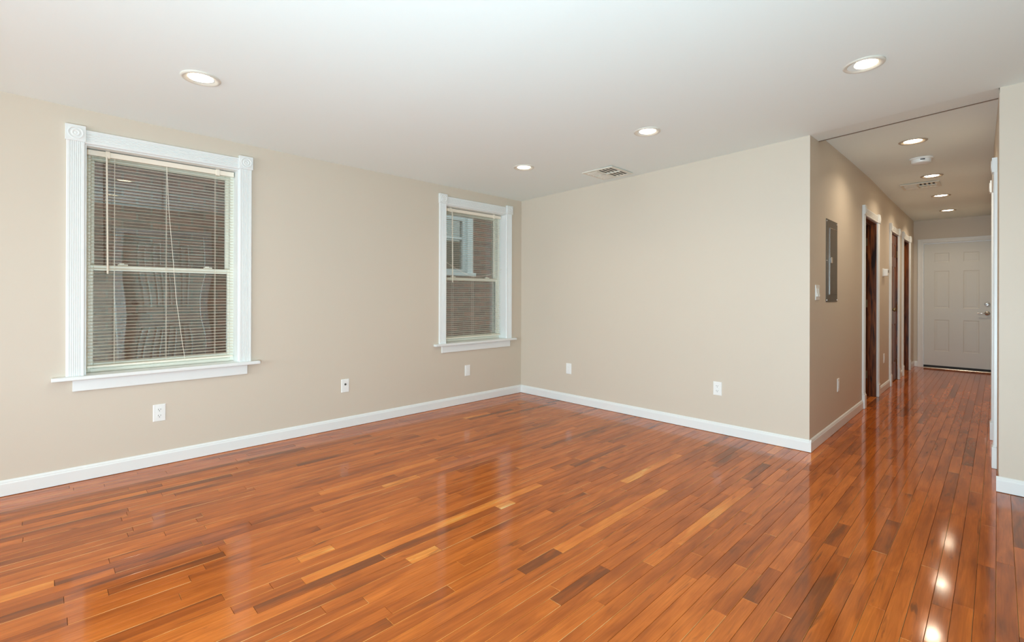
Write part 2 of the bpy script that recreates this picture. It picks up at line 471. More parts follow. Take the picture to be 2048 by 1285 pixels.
bmesh.ops.translate(bm, verts=[v for v in r['geom'] if isinstance(v, bmesh.types.BMVert)], vec=(0, 0, .06))
struct('ceiling', bm, M['ceil'])

# ------------------------------------------------------------------ hardwood floor: every strip modelled, with its groove
random.seed(11)
W = 0.0572
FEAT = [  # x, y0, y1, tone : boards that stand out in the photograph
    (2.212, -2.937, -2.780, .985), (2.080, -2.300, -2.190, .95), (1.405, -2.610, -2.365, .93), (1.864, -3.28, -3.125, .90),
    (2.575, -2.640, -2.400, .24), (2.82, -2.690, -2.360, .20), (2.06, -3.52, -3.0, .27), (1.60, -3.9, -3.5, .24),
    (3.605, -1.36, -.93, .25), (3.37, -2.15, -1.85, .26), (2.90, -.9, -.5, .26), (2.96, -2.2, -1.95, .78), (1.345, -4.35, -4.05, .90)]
bm = BM(); lay = bm.loops.layers.color.new('plank')
G = 0.0006
def add_plank(x0, x1, y0, y1, tone):
    tl = random.uniform(-.00007, .00007); tw = random.uniform(-.00005, .00005)
    c = (tone, random.random(), random.random(), 1)
    g = G
    z = [-tl-tw, tl-tw, tl+tw, -tl+tw]
    top = [bm.verts.new((x0+g+.0006, y0+g+.0004, z[0])), bm.verts.new((x1-g-.0006, y0+g+.0004, z[1])),
           bm.verts.new((x1-g-.0006, y1-g-.0004, z[2])), bm.verts.new((x0+g+.0006, y1-g-.0004, z[3]))]
    mid = [bm.verts.new((x0+g, y0+g, -.0008)), bm.verts.new((x1-g, y0+g, -.0008)), bm.verts.new((x1-g, y1-g, -.0008)), bm.verts.new((x0+g, y1-g, -.0008))]
    low = [bm.verts.new((v.co.x, v.co.y, -.004)) for v in mid]
    fs = [bm.faces.new(top)]
    for A, B_ in ((top, mid), (mid, low)):
        for k in range(4):
            l = (k+1) % 4
            fs.append(bm.faces.new((A[k], B_[k], B_[l], A[l])))
    for f in fs:
        for lp in f.loops: lp[lay] = c
    # light tan painted on some eased edges, imitating glints off the bevels
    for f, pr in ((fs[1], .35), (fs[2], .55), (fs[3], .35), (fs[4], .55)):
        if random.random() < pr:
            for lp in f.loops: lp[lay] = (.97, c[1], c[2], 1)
def tone_rand():
    r = random.random()
    if r < .012: return random.uniform(.22, .30)
    if r < .10: return random.uniform(.34, .46)
    if r < .97: return min(.80, max(.40, random.gauss(.60, .06)))
    return random.uniform(.80, .90)
nrow = int(RXW/W)+1
for i in range(nrow):
    x0 = i*W; x1 = min(x0+W, RXW)
    xc = (x0+x1)/2
    if x1-x0 < .01: continue
    if xc < HX0-1.5: yend = 0.0
    elif xc < HX0: yend = HY1 if xc > 1.55 else 0.0
    elif xc < 4.04: yend = HY1+.12
    else: yend = 0.0
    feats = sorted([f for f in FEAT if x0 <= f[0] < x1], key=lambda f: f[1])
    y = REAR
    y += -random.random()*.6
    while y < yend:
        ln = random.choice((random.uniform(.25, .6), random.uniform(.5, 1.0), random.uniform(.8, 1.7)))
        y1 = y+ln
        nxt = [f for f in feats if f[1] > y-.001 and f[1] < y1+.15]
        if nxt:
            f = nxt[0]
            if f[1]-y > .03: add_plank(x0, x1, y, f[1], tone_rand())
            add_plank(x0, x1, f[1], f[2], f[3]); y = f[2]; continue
        y1 = min(y1, yend)
        if yend - y1 < .12: y1 = yend
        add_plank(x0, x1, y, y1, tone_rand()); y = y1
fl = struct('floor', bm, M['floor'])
bm = BM(); box(bm, -.0, 4.45, REAR-.2, HY1+.2, -.06, -.0032); o = link('subfloor', bm, M['floorbase'], parent=fl)

# ------------------------------------------------------------------ baseboards
BBP = [(0, 0.003), (.014, 0.003), (.014, .070), (.0125, .074), (.0105, .077), (.0105, .081), (.008, .086), (.005, .090), (.002, .092), (0, .092)]
def baseboard(name, p0, p1, n, mt=None):
    p0 = Vector((*p0, 0)); p1 = Vector((*p1, 0)); n = Vector((*n, 0)).normalized(); d = (p1-p0); L_ = d.length; d.normalize()
    bm = BM()
    prism(bm, BBP, lambda p, q, t: p0 + d*t + n*p + Vector((0, 0, q)), 0, L_)
    return struct(name, bm, M['trim'], smooth=False)
baseboard('baseboard_left', (0, REAR), (0, -.0001), (1, 0))
baseboard('baseboard_back', (.0141, 0), (HX0+.014, 0), (0, -1))
baseboard('baseboard_hall_left', (HX0, -.0139), (HX0, 1.953), (1, 0))
baseboard('baseboard_hall_left', (HX0, 2.877), (HX0, 3.693), (1, 0))
baseboard('baseboard_hall_left', (HX0, 4.527), (HX0, 4.838), (1, 0))
baseboard('baseboard_hall_left', (HX0, 5.717), (HX0, HY1), (1, 0))
baseboard('baseboard_hall_end', (HX0+.014, HY1), (3.078, HY1), (0, -1))
baseboard('baseboard_front', (4.002, 0), (RXW, 0), (0, -1))
baseboard('baseboard_right', (RXW, 0), (RXW, ENT[1]+.09), (-1, 0))
baseboard('baseboard_right', (RXW, ENT[0]-.09), (RXW, REAR), (-1, 0))
baseboard('baseboard_rear', (0, REAR), (RXW, REAR), (0, 1))

# ------------------------------------------------------------------ fluted casings with rosette blocks
def fluted(w, t):
    """outline across a casing of width w, thickness t, with reeded face"""
    pts = [(0, 0), (0, t*.75), (.004, t)]
    n = 6; m0 = .014; step = (w-2*m0)/n
    for k in range(n):
        a = m0 + step*k
        pts += [(a+step*.08, t), (a+step*.3, t-.0032), (a+step*.7, t-.0032), (a+step*.92, t)]
    pts += [(w-.004, t), (w, t*.75), (w, 0)]
    return pts
def casing_leg(parent, fr, u0, w, v0, v1, t=.018, name='casing'):
    bm = BM(); prism(bm, fluted(w, t), lambda p, q, s: fr(u0+p, s, q), v0, v1)
    return link(name, bm, M['trim'], parent)
def casing_head(parent, fr, u0, u1, v0, h, t=.018, name='head_casing'):
    bm = BM(); prism(bm, fluted(h, t), lambda p, q, s: fr(s, v0+p, q), u0, u1)
    return link(name, bm, M['trim'], parent)
def rosette(parent, fr, u0, u1, v0, v1, t=.027):
    bm = BM(); ubox(bm, fr, u0, u1, v0, v1, 0, t)
    o = link('corner_block', bm, M['trim'], parent, bevel=.002)
    cu, cv = (u0+u1)/2, (v0+v1)/2; rr = (u1-u0)*.40
    bm = BM(); f2 = lambda a, b_, h: fr(cu+a, cv+b_, h)
    lathe(bm, [(rr, t-.001), (rr, t+.003), (rr*.86, t+.004), (rr*.78, t+.0005), (rr*.60, t+.0005), (rr*.5, t+.004), (rr*.36, t+.004), (rr*.26, t+.001), (rr*.15, t+.003), (.0006, t+.0045)], f2, 32)
    link('rosette', bm, M['trim'], o, smooth=True)

CW = .086
# ------------------------------------------------------------------ windows of the left wall with their blinds
def window(idx, y0, y1, z0, z1, pull):
    root = empty('window_%d' % idx, (0, (y0+y1)/2, z0), kind='structure')
    fr = frL
    # casings, blocks, stool and apron
    casing_leg(root, fr, y0-CW, CW, z0, z1+.006); casing_leg(root, fr, y1, CW, z0, z1+.006)
    casing_head(root, fr, y0, y1, z1, .086)
    rosette(root, fr, y0-CW-.006, y0+.004, z1+.006, z1+.104); rosette(root, fr, y1-.004, y1+CW+.006, z1+.006, z1+.104)
    bm = BM(); ubox(bm, fr, y0-.150, y1+.142, z0-.024, z0, 0.0005, .048); ubox(bm, fr, y0+.001, y1-.001, z0-.024, z0, -.21, .001)
    link('window_sill', bm, M['trim'], root, bevel=.005, seg=3)
    bm = BM(); ubox(bm, fr, y0-.055, y1+.060, z0-.096, z0-.024, 0, .018)
    link('apron', bm, M['trim'], root, bevel=.004, seg=2)
    # jamb lining of the reveal
    bm = BM()
    ubox(bm, fr, y0, y0+.008, z0, z1, -.11, .001); ubox(bm, fr, y1-.008, y1, z0, z1, -.11, .001); ubox(bm, fr, y0+.008, y1-.008, z1-.008, z1, -.11, .001)
    link('jamb_lining', bm, M['trim'], root)
    # vinyl frame
    a, b_, c, d = y0+.004, y1-.004, z0+.001, z1-.004
    bm = BM()
    ubox(bm, fr, a, a+.028, c, d, -.20, -.105); ubox(bm, fr, b_-.028, b_, c, d, -.20, -.105)
    ubox(bm, fr, a+.028, b_-.028, d-.03, d, -.20, -.105); ubox(bm, fr, a+.028, b_-.028, c, c+.022, -.20, -.105)
    link('window_frame', bm, M['vinyl'], root, bevel=.002)
    zm = 1.340
    def sash(name, za, zb, na, nb, st, rb, rt):
        bm = BM()
        ubox(bm, fr, a+.024, a+.024+st, za, zb, na, nb); ubox(bm, fr, b_-.024-st, b_-.024, za, zb, na, nb)
        ubox(bm, fr, a+.024+st, b_-.024-st, za, za+rb, na, nb); ubox(bm, fr, a+.024+st, b_-.024-st, zb-rt, zb, na, nb)
        s = link(name, bm, M['vinyl'], root, bevel=.004)
        bm = BM(); k = (na+nb)/2
        ubox(bm, fr, a+.020+st, b_-.020-st, za+rb-.004, zb-rt+.004, k-.002, k+.002)
        link('pane', bm, M['glass'], s)
        return s
    sash('upper_sash', zm-.018, d-.026, -.185, -.155, .026, .034, .036)
    lo = sash('lower_sash', c+.018, zm+.018, -.150, -.118, .020, .040, .036)
    for yy in (y0+.17, y1-.20):
        bm = BM(); ubox(bm, fr, yy, yy+.055, zm+.018, zm+.028, -.146, -.122); ubox(bm, fr, yy+.01, yy+.035, zm+.027, zm+.036, -.142, -.126)
        link('sash_lock', bm, M['vinyl'], lo, bevel=.003)
    # ---- blind
    X0 = -.082
    br = empty('window_blind', (X0, (y0+y1)/2, z0+.03))
    yb0, yb1 = y0+.012, y1-.016
    bm = BM(); box(bm, X0-.016, X0+.016, yb0, yb1, z1-.048, z1-.014)
    link('headrail', bm, M['blind'], br, bevel=.002)
    bm = BM(); zs = z1-.072; pitch = .0215; nsl = 0
    zbot = z0+.052
    while zs > zbot:
        prof = []
        half = .0125; n = 4
        for k in range(n+1):
            t = -1+2*k/n; prof.append((X0+half*t, .0016*(1-t*t)))
        tilt = -.05
        P = [(x, zs+h+(x-X0)*tilt) for x, h in prof] + [(x, zs+h-.0005+(x-X0)*tilt) for x, h in reversed(prof)]
        prism(bm, P, lambda p, q, s: Vector((p, s, q)), yb0+.003, yb1-.003)
        zs -= pitch; nsl += 1
    link('slats', bm, M['blind'], br)
    bm = BM(); box(bm, X0-.012, X0+.012, yb0+.003, yb1-.003, z0+.034, z0+.046)
    link('bottom_rail', bm, M['blind'], br, bevel=.002)
    L_ = yb1-yb0
    for fr_ in (.165, .5, .855):
        bm = BM(); yy = yb0+L_*fr_
        for dx in (-.0135, .0135): tube(bm, [(X0+dx, yy, z1-.045), (X0+dx, yy, z0+.04)], .0008, 5)
        link('ladder_cord', bm, M['blind'], br)
    # tilt wand
    bm = BM(); yy = yb0+L_*.115 + (.0 if idx == 1 else .02)
    tube(bm, [(X0+.024, yy, z1-.05), (X0+.026, yy+.006, 1.30)], .0048, 8); tube(bm, [(X0+.016, yy, z1-.04), (X0+.024, yy, z1-.055)], .003, 6)
    link('tilt_wand', bm, M['blind'], br, smooth=True)
    # pull cord
    bm = BM(); tube(bm, pull, .0014, 6); link('pull_cord', bm, M['blind'], br)
    # hold brackets on the headrail
    for yy in (yb0+.09, yb1-.12):
        bm = BM(); box(bm, X0-.004, X0+.020, yy, yy+.024, z1-.055, z1-.010); link('bracket', bm, M['blind'], br, bevel=.002)
    return root, br

def arc(p, q, sag, n=12):
    p, q = Vector(p), Vector(q); out = []
    for i in range(n+1):
        t = i/n; v = p.lerp(q, t); v.z -= sag*4*t*(1-t); out.append(v)
    return out
w1, b1 = window(1, *WOP[0], pull=[(-.066, -3.475, 2.06), (-.066, -3.462, 1.75), (-.066, -3.44, 1.45), (-.066, -3.42, 1.15), (-.066, -3.385, .85), (-.066, -3.365, .70)])
w2, b2 = window(2, *WOP[1], pull=arc((-.062, -1.10, 1.530), (-.062, -.74, 1.375), .008, 4)[:-1] + arc((-.062, -.74, 1.375), (-.062, -.265, 1.470), .035, 8))
tag(b1, 'cream slatted blind lowered in the wide left window, with a slanting pull cord', 'blind', 'cream horizontal blinds in the windows')
tag(b2, 'cream slatted blind in the window nearest the room corner, a cord sagging across it', 'blind', 'cream horizontal blinds in the windows')

# rear windows behind the camera (daylight source)
for k, (a, b_, c, d) in enumerate(ROP):
    root = empty('window_%d' % (k+3), (a, REAR, c), kind='structure')
    bm = BM(); t = .05
    ubox(bm, frB, a, a+t, c, d, -.12, -.04); ubox(bm, frB, b_-t, b_, c, d, -.12, -.04)
    ubox(bm, frB, a+t, b_-t, c, c+t, -.12, -.04); ubox(bm, frB, a+t, b_-t, d-t, d, -.12, -.04)
    link('window_frame', bm, M['vinyl'], root)

# ------------------------------------------------------------------ panelled door slabs
def panel_slab(bm, fr, u0, u1, v0, v1, n, t, cols, rows, dep=.007):
    """slab whose face at n carries raised panels; cols/rows: panel extents"""
    us = sorted({u0, u1, *[x for c in cols for x in c]}); vs = sorted({v0, v1, *[x for r_ in rows for x in r_]})
    def q(*p): bm.faces.new([bm.verts.new(fr(*k)) for k in p])
    def ring(r0, n0, r1, n1):
        a, b_, c, d = r0; e, f, g, h = r1
        o_ = [(a,c,n0),(b_,c,n0),(b_,d,n0),(a,d,n0)]; i_ = [(e,g,n1),(f,g,n1),(f,h,n1),(e,h,n1)]
        for k in range(4):
            l = (k+1) % 4; q(o_[k], o_[l], i_[l], i_[k])
    for i in range(len(us)-1):
        for j in range(len(vs)-1):
            a, b_, c, d = us[i], us[i+1], vs[j], vs[j+1]
            if any(abs(a-x[0]) < 1e-6 and abs(b_-x[1]) < 1e-6 for x in cols) and any(abs(c-y[0]) < 1e-6 and abs(d-y[1]) < 1e-6 for y in rows):
                s1, s2, s3 = .010, .018, .036
                R_ = lambda s: (a+s, b_-s, c+s, d-s)
                ring(R_(0), n, R_(s1), n-dep); ring(R_(s1), n-dep, R_(s2), n-dep); ring(R_(s2), n-dep, R_(s3), n-.002)
                e_, f_, g_, h_ = R_(s3); q((e_,g_,n-.002),(f_,g_,n-.002),(f_,h_,n-.002),(e_,h_,n-.002))
            else:
                q((a,c,n),(b_,c,n),(b_,d,n),(a,d,n))
    q((u0,v0,n-t),(u0,v1,n-t),(u1,v1,n-t),(u1,v0,n-t))
    q((u0,v0,n),(u0,v0,n-t),(u1,v0,n-t),(u1,v0,n)); q((u0,v1,n),(u1,v1,n),(u1,v1,n-t),(u0,v1,n-t))
    q((u0,v0,n),(u0,v1,n),(u0,v1,n-t),(u0,v0,n-t)); q((u1,v0,n),(u1,v0,n-t),(u1,v1,n-t),(u1,v1,n))
    bmesh.ops.remove_doubles(bm, verts=bm.verts[:], dist=1e-5)

def std_panels(u0, u1, v0=0.0):
    w = u1-u0; s = .145*w; g = .15*w; pw = (w-2*s-g)/2
    cols = [(u0+s, u0+s+pw), (u1-s-pw, u1-s)]
    rows = [(v0+.24, v0+.78), (v0+.96, v0+1.56), (v0+1.68, v0+1.87)]
    return cols, rows

def lever(parent, fr, u, v, n, side, mt, name='lever_handle'):
    bm = BM(); f2 = lambda a, b_, h: fr(u+a, v+b_, n+h)
    lathe(bm, [(.031, 0), (.031, .006), (.027, .010), (.013, .012), (.011, .045), (.0005, .048)], f2, 24)
    tube(bm, [fr(u, v, n+.042), fr(u+side*.03, v+.001, n+.050), fr(u+side*.07, v, n+.050), fr(u+side*.108, v-.001, n+.046)], .0085, 10)
    return link(name, bm, mt, parent, smooth=True)
def deadbolt(parent, fr, u, v, n, mt):
    bm = BM(); f2 = lambda a, b_, h: fr(u+a, v+b_, n+h)
    lathe(bm, [(.032, 0), (.032, .006), (.028, .012), (.016, .014), (.0005, .015)], f2, 24)
    o = link('deadbolt', bm, mt, parent, smooth=True)
    bm = BM(); c = math.cos(.6); s = math.sin(.6)
    g = lambda a, b_, h: fr(u + a*c - b_*s, v + a*s + b_*c, n+h)
    box(bm, -.019, .019, -.005, .005, .013, .026, g); link('thumb_turn', bm, M['grey_metal'], o, bevel=.002)

# three stained doors of the hallway, white fluted casings
def plinth(root, fr, u0, u1, h=.145, t=.026):
    bm = BM(); ubox(bm, fr, u0, u1, 0.001, h, 0, t); ubox(bm, fr, u0+.002, u1-.002, h, h+.012, 0, t-.005)
    link('plinth_block', bm, M['trim'], root, bevel=.003)
def cased_opening(name, fr, a, b_, jamb, depth=.11, far=True, c0=CW, c1=CW):
    root = empty(name, fr((a+b_)/2, 0, 0), kind='structure')
    casing_leg(root, fr, a-c0, c0, .157, DH+.002); casing_leg(root, fr, b_, c1, .157, DH+.002)
    casing_head(root, fr, a, b_, DH, .084)
    rosette(root, fr, a-c0-.004, a+.003, DH+.002, DH+.100); rosette(root, fr, b_-.003, b_+c1+.004, DH+.002, DH+.100)
    plinth(root, fr, a-c0-.002, a+.002); plinth(root, fr, b_-.002, b_+c1+.002)
    bm = BM()
    ubox(bm, fr, a, a+.012, .001, DH, -depth, .0); ubox(bm, fr, b_-.012, b_, .001, DH, -depth, .0); ubox(bm, fr, a+.012, b_-.012, DH-.012, DH, -depth, .0)
    s0, s1 = -.062, -.050      # door stop
    ubox(bm, fr, a+.012, a+.022, .001, DH-.012, s0-.02, s1); ubox(bm, fr, b_-.022, b_-.012, .001, DH-.012, s0-.02, s1); ubox(bm, fr, a+.022, b_-.022, DH-.022, DH-.012, s0-.02, s1)
    link('jamb', bm, jamb, root, bevel=.001)
    return root
for k, (a, b_) in enumerate(DOP):
    root = cased_opening('door_%d' % (k+1), frH, a, b_, M['wood'])
    w = b_-a-.03
    if k == 1:                     # closed, set back against its stop
        fs = frame((HX0, 0, 0), (0, 1, 0), (1, 0, 0))
        bm = BM(); u0, u1 = a+.014, b_-.014
        cols, rows = std_panels(u0, u1, .01); panel_slab(bm, fs, u0, u1, .012, DH-.016, -.012, .036, cols, rows)
        sl = link('door_slab', bm, M['wood'], root)
        bm = BM(); f2 = lambda p, q, h: fs(u0+.06+p, .99+q, -.012+h)
        lathe(bm, [(.026, 0), (.026, .006), (.012, .010), (.011, .03), (.026, .042), (.026, .055), (.012, .064), (.0005, .065)], f2, 20)
        link('knob', bm, M['brass'], sl, smooth=True)
        for zz in (.25, 1.0, 1.75):
            bm = BM(); tube(bm, [fs(u1+.001, zz-.045, -.006), fs(u1+.001, zz+.045, -.006)], .006, 8); link('hinge', bm, M['brass'], sl)
    else:                          # swung open into the room behind
        fo = frame((HX0-.112, b_-.014, 0), (-1, 0, 0), (0, -1, 0))
        bm = BM(); cols, rows = std_panels(0.004, w, .01); panel_slab(bm, fo, 0.004, w, .012, DH-.016, 0, .036, cols, rows)
        sl = link('door_slab', bm, M['wood'], root)
        bm = BM(); f2 = lambda p, q, h: fo(w-.06+p, .99+q, h)
        lathe(bm, [(.026, 0), (.026, .006), (.012, .010), (.011, .03), (.026, .042), (.026, .055), (.012, .064), (.0005, .065)], f2, 20)
        link('knob', bm, M['brass'], sl, smooth=True)
        for zz in (.25, 1.08, 1.80):
            bm = BM(); box(bm, HX0-.105, HX0-.075, b_-.0145, b_-.012, zz-.045, zz+.045)
            tube(bm, [(HX0-.106, b_-.018, zz-.045), (HX0-.106, b_-.018, zz+.045)], .006, 8); link('hinge', bm, M['brass'], sl)

# end door
root = empty('door_4', (3.55, HY1, 0), kind='structure')
bm = BM(); cw = .062
prof = [(0, 0), (0, .012), (.006, .016), (.03, .014), (.05, .019), (cw-.003, .019), (cw, .016), (cw, 0)]
prism(bm, prof, lambda p, q, s: frE(3.140-p, s, q), .001, 2.098)
link('casing', bm, M['trim'], root)
bm = BM(); prism(bm, prof, lambda p, q, s: frE(s, 2.036+p, q), 3.1405, 3.962)
link('head_casing', bm, M['trim'], root)
bm = BM(); ubox(bm, frE, 3.1385, 3.150, .001, 2.035, -.11, .002); ubox(bm, frE, 3.946, 3.9625, .001, 2.035, -.11, .002); ubox(bm, frE, 3.150, 3.946, 2.026, 2.035, -.11, .002)
link('jamb', bm, M['trim'], root)
bm = BM(); cols = [(3.283, 3.462), (3.625, 3.806)]
panel_slab(bm, frE, EDX[0]+.003, EDX[1]-.002, .042, 2.022, -.022, .042, cols, [(.275, .785), (.975, 1.575), (1.715, 1.865)], dep=.0035)
sl = link('door_slab', bm, M['door'], root)
lever(sl, frE, 3.893, .905, -.022, -1, M['steel']); deadbolt(sl, frE, 3.893, 1.045, -.022, M['steel'])
bm = BM(); ubox(bm, frE, EDX[0]+.001, EDX[1]-.001, .0185, .0415, -.05, -.018); link('gap_shadow_strip', bm, M['dark'], sl)  # black strip painted in for the shaded gap under the slab
bm = BM()
prism(bm, [(-.10, .0005), (.025, .0005), (.022, .006), (.0, .014), (-.02, .018), (-.06, .018), (-.10, .018)], lambda p, q, s: frE(s, q, p), EDX[0]+.001, EDX[1])
link('threshold', bm, M['steel'], root)

# cased doorway in the hallway right wall (seen almost edge-on)
xm = (hr_x(RDO[0])+hr_x(RDO[1]))/2
frD = frame((xm, 0, 0), (hr_x(RDO[0])-hr_x(RDO[1]), -(RDO[1]-RDO[0]), 0), (-1, 0, 0))
dirv = Vector((hr_x(RDO[1])-hr_x(RDO[0]), RDO[1]-RDO[0], 0)).normalized()
nrm = Vector((-dirv.y, dirv.x, 0))
base = Vector((hr_x(RDO[0]), RDO[0], 0)) - dirv*RDO[0]
frD = lambda a, b_, c: base + dirv*a + Vector((0, 0, b_)) + nrm*c
root = cased_opening('door_5', frD, RDO[0], RDO[1], M['trim'])
bm = BM(); cols, rows = std_panels(RDO[0]+.014, RDO[1]-.014, .01)
panel_slab(bm, frD, RDO[0]+.014, RDO[1]-.014, .012, DH-.014, -.070, .036, cols, rows); link('door_slab', bm, M['door'], root)

# entry door in the right wall beside the camera, seen mirrored in the left window
root = empty('door_6', (RXW, (ENT[0]+ENT[1])/2, 0), kind='structure')
e0, e1 = -ENT[1], -ENT[0]
for u0 in (e0-.085, e1): casing_leg(root, frR, u0, .085, .002, 2.065)
casing_head(root, frR, e0-.085, e1+.085, 2.066, .085)
bm = BM(); cols = [(e0+.15, e0+.26), (e0+.33, e0+.44), (e0+.50, e0+.61), (e0+.68, e0+.79)]
panel_slab(bm, frR, e0+.004, e1-.004, .012, 2.05, -.03, .045, cols, [(.20, .70), (1.0, 1.90)], dep=.012)
sl = link('door_slab', bm, M['entry'], root)
lever(sl, frR, e1-.075, .92, -.03, -1, M['steel']); deadbolt(sl, frR, e1-.075, 1.06, -.03, M['steel'])

# ------------------------------------------------------------------ electrical plates
def duplex(loc_fr, u, v, label, kind='duplex', w=.072, h=.115, cat='outlet', group=None, name='power_outlet'):
    root = empty(name, loc_fr(u, v, 0), label, cat, group)
    f = lambda a, b_, c: loc_fr(u+a, v+b_, c)
    bm = BM()
    prism(bm, [(-w/2, 0), (w/2, 0), (w/2-.004, .0055), (-w/2+.004, .0055)], lambda p, q, s: f(p, s, q), -h/2+.002, h/2-.002)
    ubox(bm, f, -w/2, w/2, -h/2, h/2, 0, .002)
    link('cover_plate', bm, M['plate'], root, bevel=.0012)
    if kind == 'duplex':
        for cv in (.0205, -.0205):
            bm = BM(); n = 20; ring = []
            pr = []
            for k in range(n):
                a = 2*PI*k/n; pr.append((.0172*math.cos(a), max(-.0135, min(.0135, .0172*math.sin(a)))))
            prism(bm, pr, lambda p, q, s: f(p, cv+q, s), .004, .0075)
            r_ = link('receptacle', bm, M['plate'], root)
            bm = BM()
            ubox(bm, f, -.0078, -.0054, cv-.0005, cv+.0075, .0072, .0079); ubox(bm, f, .0054, .0078, cv+.0005, cv+.0070, .0072, .0079)
            lathe(bm, [(.0026, .0072), (.0026, .0079)], lambda a, b_, hh: f(a, cv-.0068+b_, hh), 12)
            link('slots', bm, M['dark'], r_)
        bm = BM(); lathe(bm, [(.003, .005), (.0025, .0064)], f, 12); link('screw', bm, M['plate'], root)
    elif kind == 'decora':
        bm = BM(); ubox(bm, f, -.0165, .0165, -.033, .033, .004, .0072); r_ = link('receptacle', bm, M['plate'], root, bevel=.001)
        bm = BM()
        for cv in (.018, -.018):
            ubox(bm, f, -.0078, -.0056, cv-.001, cv+.007, .007, .0076); ubox(bm, f, .0056, .0078, cv-.001, cv+.006, .007, .0076)
            lathe(bm, [(.0024, .007), (.0024, .0076)], lambda a, b_, hh: f(a, cv-.007+b_, hh), 10)
        link('slots', bm, M['vent'], r_)
    elif kind == 'coax':
        bm = BM(); g = lambda a, b_, c: f(a, b_+.012, c)
        lathe(bm, [(.009, .005), (.009, .008), (.0055, .009), (.0055, .016), (.0035, .016), (.0035, .010)], g, 16)
        r_ = link('socket', bm, M['grey_metal'], root, smooth=True)
        bm = BM(); ubox(bm, f, -.008, .008, -.025, -.012, .005, .0068); link('blank_insert', bm, M['plate'], root, bevel=.001)
    elif kind == 'rocker2':
        for cu in (-.023, .023):
            bm = BM(); ubox(bm, f, cu-.0165, cu+.0165, -.033, .033, .004, .0062); b0 = link('switch_bezel', bm, M['plate'], root, bevel=.001)
            bm = BM()
            prism(bm, [(-.031, .006), (.031, .006), (.031, .0075), (0, .0085), (-.031, .0135)], lambda p, q, s: f(s, p, q), cu-.0145, cu+.0145)
            link('rocker', bm, M['plate'], b0, bevel=.001)
    return root
OG = 'white wall outlets'
duplex(frL, -3.522, .357, 'white duplex outlet low under the wide left window', group=OG)
duplex(frL, -2.200, .368, 'white cable plate with one dark socket on left wall between the windows', 'coax', cat='wall plate', group=OG, name='cable_plate')
duplex(frL, -.824, .352, 'white outlet on left wall under the window nearest the corner', 'decora', group=OG)
duplex(frame((0, 0, 0), (1, 0, 0), (0, -1, 0)), .733, .366, 'white outlet on beige back wall, the one closer to the corner', 'decora', group=OG)
duplex(frame((0, 0, 0), (1, 0, 0), (0, -1, 0)), 2.343, .379, 'white duplex outlet on beige back wall, nearer the hallway', group=OG)
duplex(frH, .905, .385, 'white outlet on hallway wall below the grey breaker panel', 'decora', group=OG)
duplex(frH, 3.30, .400, 'white outlet on hallway wall between the first two doorways, below the thermostat', 'decora', group=OG)
duplex(frH, .205, 1.195, 'white double rocker light switch beside the grey breaker panel', 'rocker2', w=.116, h=.118, cat='light switch', name='light_switch')

# breaker panel
root = empty('breaker_panel', frH(.66, 1.117, 0), 'dark grey metal breaker panel set in the hallway wall', 'breaker panel')
bm = BM(); ubox(bm, frH, .470, .850, 1.117, 1.803, 0, .0035); link('cover', bm, M['grey_metal'], root, bevel=.001)
bm = BM(); ubox(bm, frH, .585, .812, 1.180, 1.735, .0035, .009); dr = link('panel_door', bm, M['grey_metal'], root, bevel=.002)
bm = BM(); ubox(bm, frH, .576, .583, 1.180, 1.735, .0035, .0075); ubox(bm, frH, .583, .80, 1.729, 1.735, .009, .0105)
link('door_edge', bm, M['steel'], root, bevel=.001)
bm = BM(); ubox(bm, frH, .578, .625, 1.440, 1.490, .009, .017); lt = link('latch', bm, M['steel'], dr, bevel=.003)
for u, v in ((.487, 1.786), (.833, 1.786), (.487, 1.134), (.833, 1.134), (.487, 1.46), (.833, 1.46)):
    bm = BM(); lathe(bm, [(.0055, .0035), (.005, .006), (.0005, .0068)], lambda a, b_, h: frH(u+a, v+b_, h), 12)
    link('screw', bm, M['steel'], root, smooth=True)

# thermostat
root = empty('thermostat', frH(3.245, 1.455, 0), 'small white thermostat on hallway wall between the first two doorways', 'thermostat')
bm = BM(); ubox(bm, frH, 3.195, 3.295, 1.405, 1.505, 0, .008); link('back_plate', bm, M['plate'], root, bevel=.003)
bm = BM(); ubox(bm, frH, 3.200, 3.290, 1.411, 1.499, .008, .050); bd = link('body', bm, M['plate'], root, bevel=.006, seg=3)
bm = BM(); ubox(bm, frH, 3.217, 3.273, 1.452, 1.485, .0495, .0507); link('display', bm, M['grey_metal'], bd)

# ------------------------------------------------------------------ ceiling things
def down(x, y, z): return lambda a, b_, h: Vector((x+a, y+b_, z-h))
def downlight(x, y, z, label, lens, power, color, group, spread=130, ring='ring'):
    root = empty('ceiling_light', (x, y, z), label, 'ceiling light', group)
    f = down(x, y, z)
    bm = BM(); lathe(bm, [(.094, -.004), (.094, .002), (.090, .006), (.084, .0075), (.078, .006), (.066, .0015), (.062, -.002), (.062, -.004)], f, 48, cap0=False, cap1=False)
    link('trim_ring', bm, M[ring], root, smooth=True)
    bm = BM(); lathe(bm, [(.0625, -.0015), (.058, .0008), (.04, .002), (.02, .0028), (.0005, .003)], f, 40, cap0=False)
    link('lens', bm, lens, root, smooth=True)
    l = bpy.data.lights.new('lamp', 'AREA'); l.shape = 'DISK'; l.size = .12; l.energy = power; l.color = color; l.spread = math.radians(spread)
    o = bpy.data.objects.new('lamp', l); COL.objects.link(o); o.parent = root; o.location = (0, 0, -.009)
GM, GH = 'round recessed lights in the room ceiling', 'round recessed lights in the hallway ceiling'
